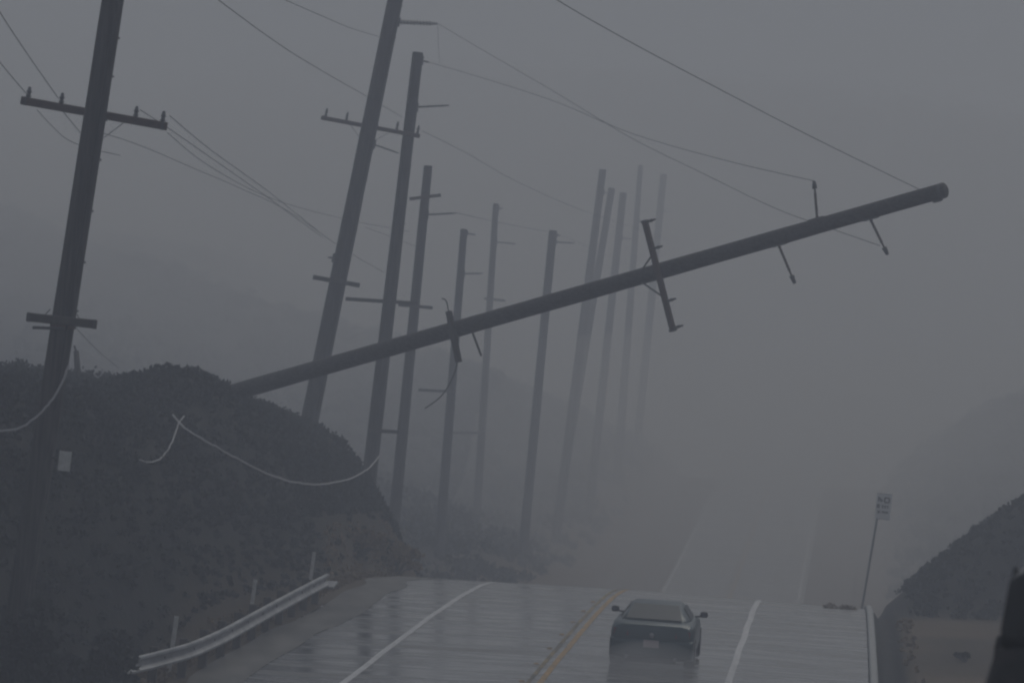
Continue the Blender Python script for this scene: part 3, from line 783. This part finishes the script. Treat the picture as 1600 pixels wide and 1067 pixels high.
# ------------------------------------------------------------------ vegetation: leaf-sized faces in clumps
def leaf_cloud(centres, radii, per, size, flat=.8, lift=.0):
    """small leaf quads spread over many lumpy clumps; returns arrays"""
    N = len(centres) * per
    c = np.repeat(np.asarray(centres), per, 0); r = np.repeat(np.asarray(radii), per)
    dirs = rng.normal(size=(N, 3)); dirs /= np.linalg.norm(dirs, axis=1)[:, None]; dirs[:, 2] = np.abs(dirs[:, 2]) * 1.0 - .15
    rad = r * (0.45 + 0.6 * rng.random(N) ** .6)
    p = c + dirs * rad[:, None] * np.array([1, 1, flat])
    a = rng.normal(size=(N, 3)); a[:, 2] += .9; a /= np.linalg.norm(a, axis=1)[:, None]
    b = np.cross(a, rng.normal(size=(N, 3))); b /= np.linalg.norm(b, axis=1)[:, None]
    s = size * (0.6 + .8 * rng.random(N))[:, None]
    v = np.stack([p - a*s*.2, p + b*s*.42 + a*s*.3, p + a*s*1.1, p - b*s*.42 + a*s*.3], 1).reshape(-1, 3)
    f = np.arange(N * 4).reshape(N, 4)
    return v, f
def leaf_mat(name, c1, c2):
    m = bpy.data.materials.new(name); m.use_nodes = True
    n = m.node_tree.nodes; l = m.node_tree.links; p = n['Principled BSDF']
    tc = n.new('ShaderNodeTexCoord'); tx = n.new('ShaderNodeTexNoise'); tx.inputs['Scale'].default_value = .8; tx.inputs['Detail'].default_value = 4
    mx_ = n.new('ShaderNodeMixRGB'); mx_.inputs[1].default_value = (*c1, 1); mx_.inputs[2].default_value = (*c2, 1)
    l.new(tc.outputs['Object'], tx.inputs['Vector']); l.new(tx.outputs['Fac'], mx_.inputs[0]); l.new(mx_.outputs[0], p.inputs['Base Color'])
    p.inputs['Roughness'].default_value = .8; p.inputs['Specular IOR Level'].default_value = .15
    return m
M_SCRUB = leaf_mat('dark chaparral leaves', (.036, .042, .040), (.056, .06, .054))
M_FAR = leaf_mat('grey green scrub', (.03, .038, .028), (.055, .056, .042))
M_DRY = leaf_mat('dry brown twigs', (.21, .155, .10), (.30, .23, .15))

def scatter(n, dfun, ofun, rfun):
    C = []; Rr = []
    for _ in range(n):
        d = dfun(); o = ofun(d)
        x = float(xroad(d)) + o
        r = rfun(d, o)
        C.append((x, d, gz(x, d) + r * .15)); Rr.append(r)
    return C, Rr
U_ = random.uniform
c, r = scatter(6500, lambda: U_(62, 124), lambda d: -7.35 - abs(random.gauss(0, 1)) * 5.5, lambda d, o: U_(.10, .30) if o < -8.6 else U_(.07, .18))
kp = [i for i in range(len(c)) if not (c[i][1] > 98 and c[i][0] - float(xroad(c[i][1])) > -8.5 and random.random() < .8)]
c = [c[i] for i in kp]; r = [r[i] for i in kp]
c4, r4 = scatter(900, lambda: U_(98, 119), lambda d: U_(-9.0, -7.9), lambda d, o: U_(.07, .18)); c += c4; r += r4
c3, r3 = scatter(70, lambda: U_(86, 114), lambda d: U_(-19, -9.6), lambda d, o: U_(.28, .48))
v, f = leaf_cloud(c + c3, r + r3, 26, .085)
s_ = mk_np('bank_scrub', v, f, M_SCRUB); s_['kind'] = 'stuff'; tag(s_, 'dark low scrub covering the bank behind the guardrail', 'scrub')
c, r = scatter(1800, lambda: U_(99, 124), lambda d: U_(7.7, 20), lambda d, o: U_(.08, .26))
v, f = leaf_cloud(c, r, 26, .085)
s_ = mk_np('mound_scrub', v, f, M_SCRUB); s_['kind'] = 'stuff'; tag(s_, 'dark low scrub on the mound at the right edge', 'scrub')
c, r = scatter(1900, lambda: U_(122, 340), lambda d: -8.4 - abs(random.gauss(0, 1)) * 20, lambda d, o: U_(.3, 1.0) if o < -9 else U_(.2, .5))
c2, r2 = scatter(1400, lambda: U_(140, 330), lambda d: 8.6 + abs(random.gauss(0, 1)) * 14, lambda d, o: U_(.3, 1.0) if o > 9.5 else U_(.2, .5))
v, f = leaf_cloud(c + c2, r + r2, 44, .24)
s_ = mk_np('valley_scrub', v, f, M_FAR); s_['kind'] = 'stuff'; tag(s_, 'grey green scrub on the misty slopes beyond the crest', 'scrub')
c, r = scatter(60, lambda: U_(66, 98), lambda d: U_(7.2, 7.6), lambda d, o: U_(.03, .06))
c2, r2 = scatter(1100, lambda: U_(66, 114), lambda d: U_(-7.25, -6.75) if d < 98 else U_(-7.8, -6.8), lambda d, o: U_(.04, .12))
v, f = leaf_cloud(c + c2, r + r2, 12, .08)
s_ = mk_np('dry_grass', v, f, M_DRY); s_['kind'] = 'stuff'; tag(s_, 'short brown dry grass tufts along both road verges', 'grass')

def shrub(name, d, o, rad, h, label, m, n=14, per=150, leaf=.09, spread=1.0):
    base = P(d, o)
    e = root(name, base, label, 'shrub')
    mb = MB()
    C = []; Rr = []
    for i in range(n):
        an = random.uniform(0, 2 * math.pi); q_ = math.sqrt(random.random()) * rad * .75
        c_ = base + Vector((math.cos(an) * q_, math.sin(an) * q_ * spread, h * random.uniform(.2, .8) * (1 - .45 * (q_ / rad) ** 2)))
        C.append(tuple(c_)); Rr.append(rad * random.uniform(.24, .42))
        mb.path([base + Vector((0, 0, -.1)), base.lerp(c_, .5) + Vector((0, 0, .05)), c_], .02 + .01 * random.random(), 5)
    mb.build('stems', M_POSTW, e)['kind'] = 'stuff'
    v, f = leaf_cloud(C, Rr, per, leaf, .9)
    o_ = mk_np('foliage', v - np.array(base), f, m); o_.parent = e; o_['kind'] = 'stuff'
    return e
shrub('dry_shrub', 112.5, -7.25, .8, .95, 'brown dry shrub at the right foot of the dark hillside', M_DRY, 16, 150, .10, 2.0)
shrub('dry_shrub', 106, -7.5, .7, .85, 'smaller brown dry shrub on the hillside foot nearer the guardrail end', M_DRY, 12, 130, .09, 1.6)
shrub('roadside_brush', 102.5, 5.7, .55, .2, 'flattened brown brush blown against the right kerb at the crest', M_DRY, 14, 45, .07)
shrub('dark_shrub', 66.2, -6.85, .85, 1.6, 'dark rounded shrub hiding the near end of the guardrail', M_SCRUB, 18, 200, .08)
shrub('dark_shrub', 64.0, -8.0, 1.15, 1.9, 'larger dark shrub below the nearest pole in the lower left corner', M_SCRUB, 22, 200, .09)
shrub('weed_tuft', 86, 8.6, .25, .22, 'small weed tuft on the brown dirt at lower right', M_FAR, 6, 60, .06)

# ------------------------------------------------------------------ water thrown up behind the car
def blob(name, c, rad, dens, seed, tint=(.97, .97, .97)):
    v = []; f = []; nu, nvv = 20, 12
    for i in range(nvv + 1):
        th = math.pi * i / nvv
        for j in range(nu):
            ph = 2 * math.pi * j / nu
            n_ = Vector((math.sin(th) * math.cos(ph), math.sin(th) * math.sin(ph), math.cos(th)))
            k_ = 1 + .18 * math.sin(3 * ph + seed) * math.sin(th) + .1 * math.sin(5 * th + seed)
            v.append(c + Vector((n_.x * rad[0], n_.y * rad[1], n_.z * rad[2])) * k_)
    for i in range(nvv):
        for j in range(nu):
            f.append((i*nu+j, i*nu+(j+1) % nu, (i+1)*nu+(j+1) % nu, (i+1)*nu+j))
    m = bpy.data.materials.new('water spray'); m.use_nodes = True
    n = m.node_tree.nodes; n.remove(n['Principled BSDF'])
    pv = n.new('ShaderNodeVolumePrincipled'); pv.inputs['Color'].default_value = (*tint, 1); pv.inputs['Density'].default_value = dens
    m.node_tree.links.new(pv.outputs[0], n['Material Output'].inputs['Volume'])
    o = mk(name, v, f, m, None, True); o['kind'] = 'stuff'
    return o
cx = float(xroad(77.5)) + 1.95
sp = blob('road_spray', Vector((cx, 77.3, road_z(77.3, 1.9) + .12)), (1.6, 2.6, .6), .14, 1.0)
tag(sp, 'pale water spray thrown up behind the sedan', 'spray')

# ------------------------------------------------------------------ bank of denser mist lying in the valley beyond the crest
vm = blob('valley_mist', Vector((42.0, 325.0, CAM.z + 4.0)), (88.0, 155.0, 27.0), .0065, 2.0)
tag(vm, 'bank of pale mist lying in the valley beyond the crest', 'mist')
vm = blob('hill_mist', Vector((-58.0, 335.0, CAM.z + 8.0)), (72.0, 120.0, 26.0), .0042, 1.3)
tag(vm, 'drifting cloud hanging on the left hillside behind the poles', 'mist')
for (x, y, z), rad, lab in (((-25, 212, 8), (18, 32, 9), 'drifting mist patch on the middle of the left hillside'), ((-46, 262, 13), (24, 40, 11), 'drifting mist patch high on the left hillside'), ((-9, 184, 3), (12, 26, 7), 'drifting mist patch low around the middle poles')):
    vm = blob('mist_patch', Vector((x, y, CAM.z + z)), rad, .006, x)
    tag(vm, lab, 'mist')
vm = blob('road_mist', Vector((17.0, 215.0, CAM.z - 3.0)), (19.0, 85.0, 12.0), .0088, 4.0, (1.0, .99, .96))
tag(vm, 'low pale spray drifting over the far stretch of road', 'mist')

# ------------------------------------------------------------------ the air
zlo = float(nv[:, 2].min()) - 1.0; zhi = CAM.z + 42.0
m = bpy.data.materials.new('storm haze'); m.use_nodes = True
n = m.node_tree.nodes; n.remove(n['Principled BSDF'])
pv = n.new('ShaderNodeVolumePrincipled'); pv.inputs['Color'].default_value = (1.0, 1.07, 1.22, 1); pv.inputs['Density'].default_value = HAZE_DENSITY
pv.inputs['Anisotropy'].default_value = 0.1
m.node_tree.links.new(pv.outputs[0], n['Material Output'].inputs['Volume'])
x0, x1, y0, y1 = float(nv[:, 0].min()) - 20, float(nv[:, 0].max()) + 20, float(nv[:, 1].min()) - 20, float(nv[:, 1].max()) + 20
hv = [(x0, y0, zlo), (x1, y0, zlo), (x1, y1, zlo), (x0, y1, zlo), (x0, y0, zhi), (x1, y0, zhi), (x1, y1, zhi), (x0, y1, zhi)]
haze = mk('haze', hv, [(0, 3, 2, 1), (4, 5, 6, 7), (0, 1, 5, 4), (1, 2, 6, 5), (2, 3, 7, 6), (3, 0, 4, 7)], m)
haze['kind'] = 'stuff'
tag(haze, 'grey storm haze filling the valley air', 'haze')
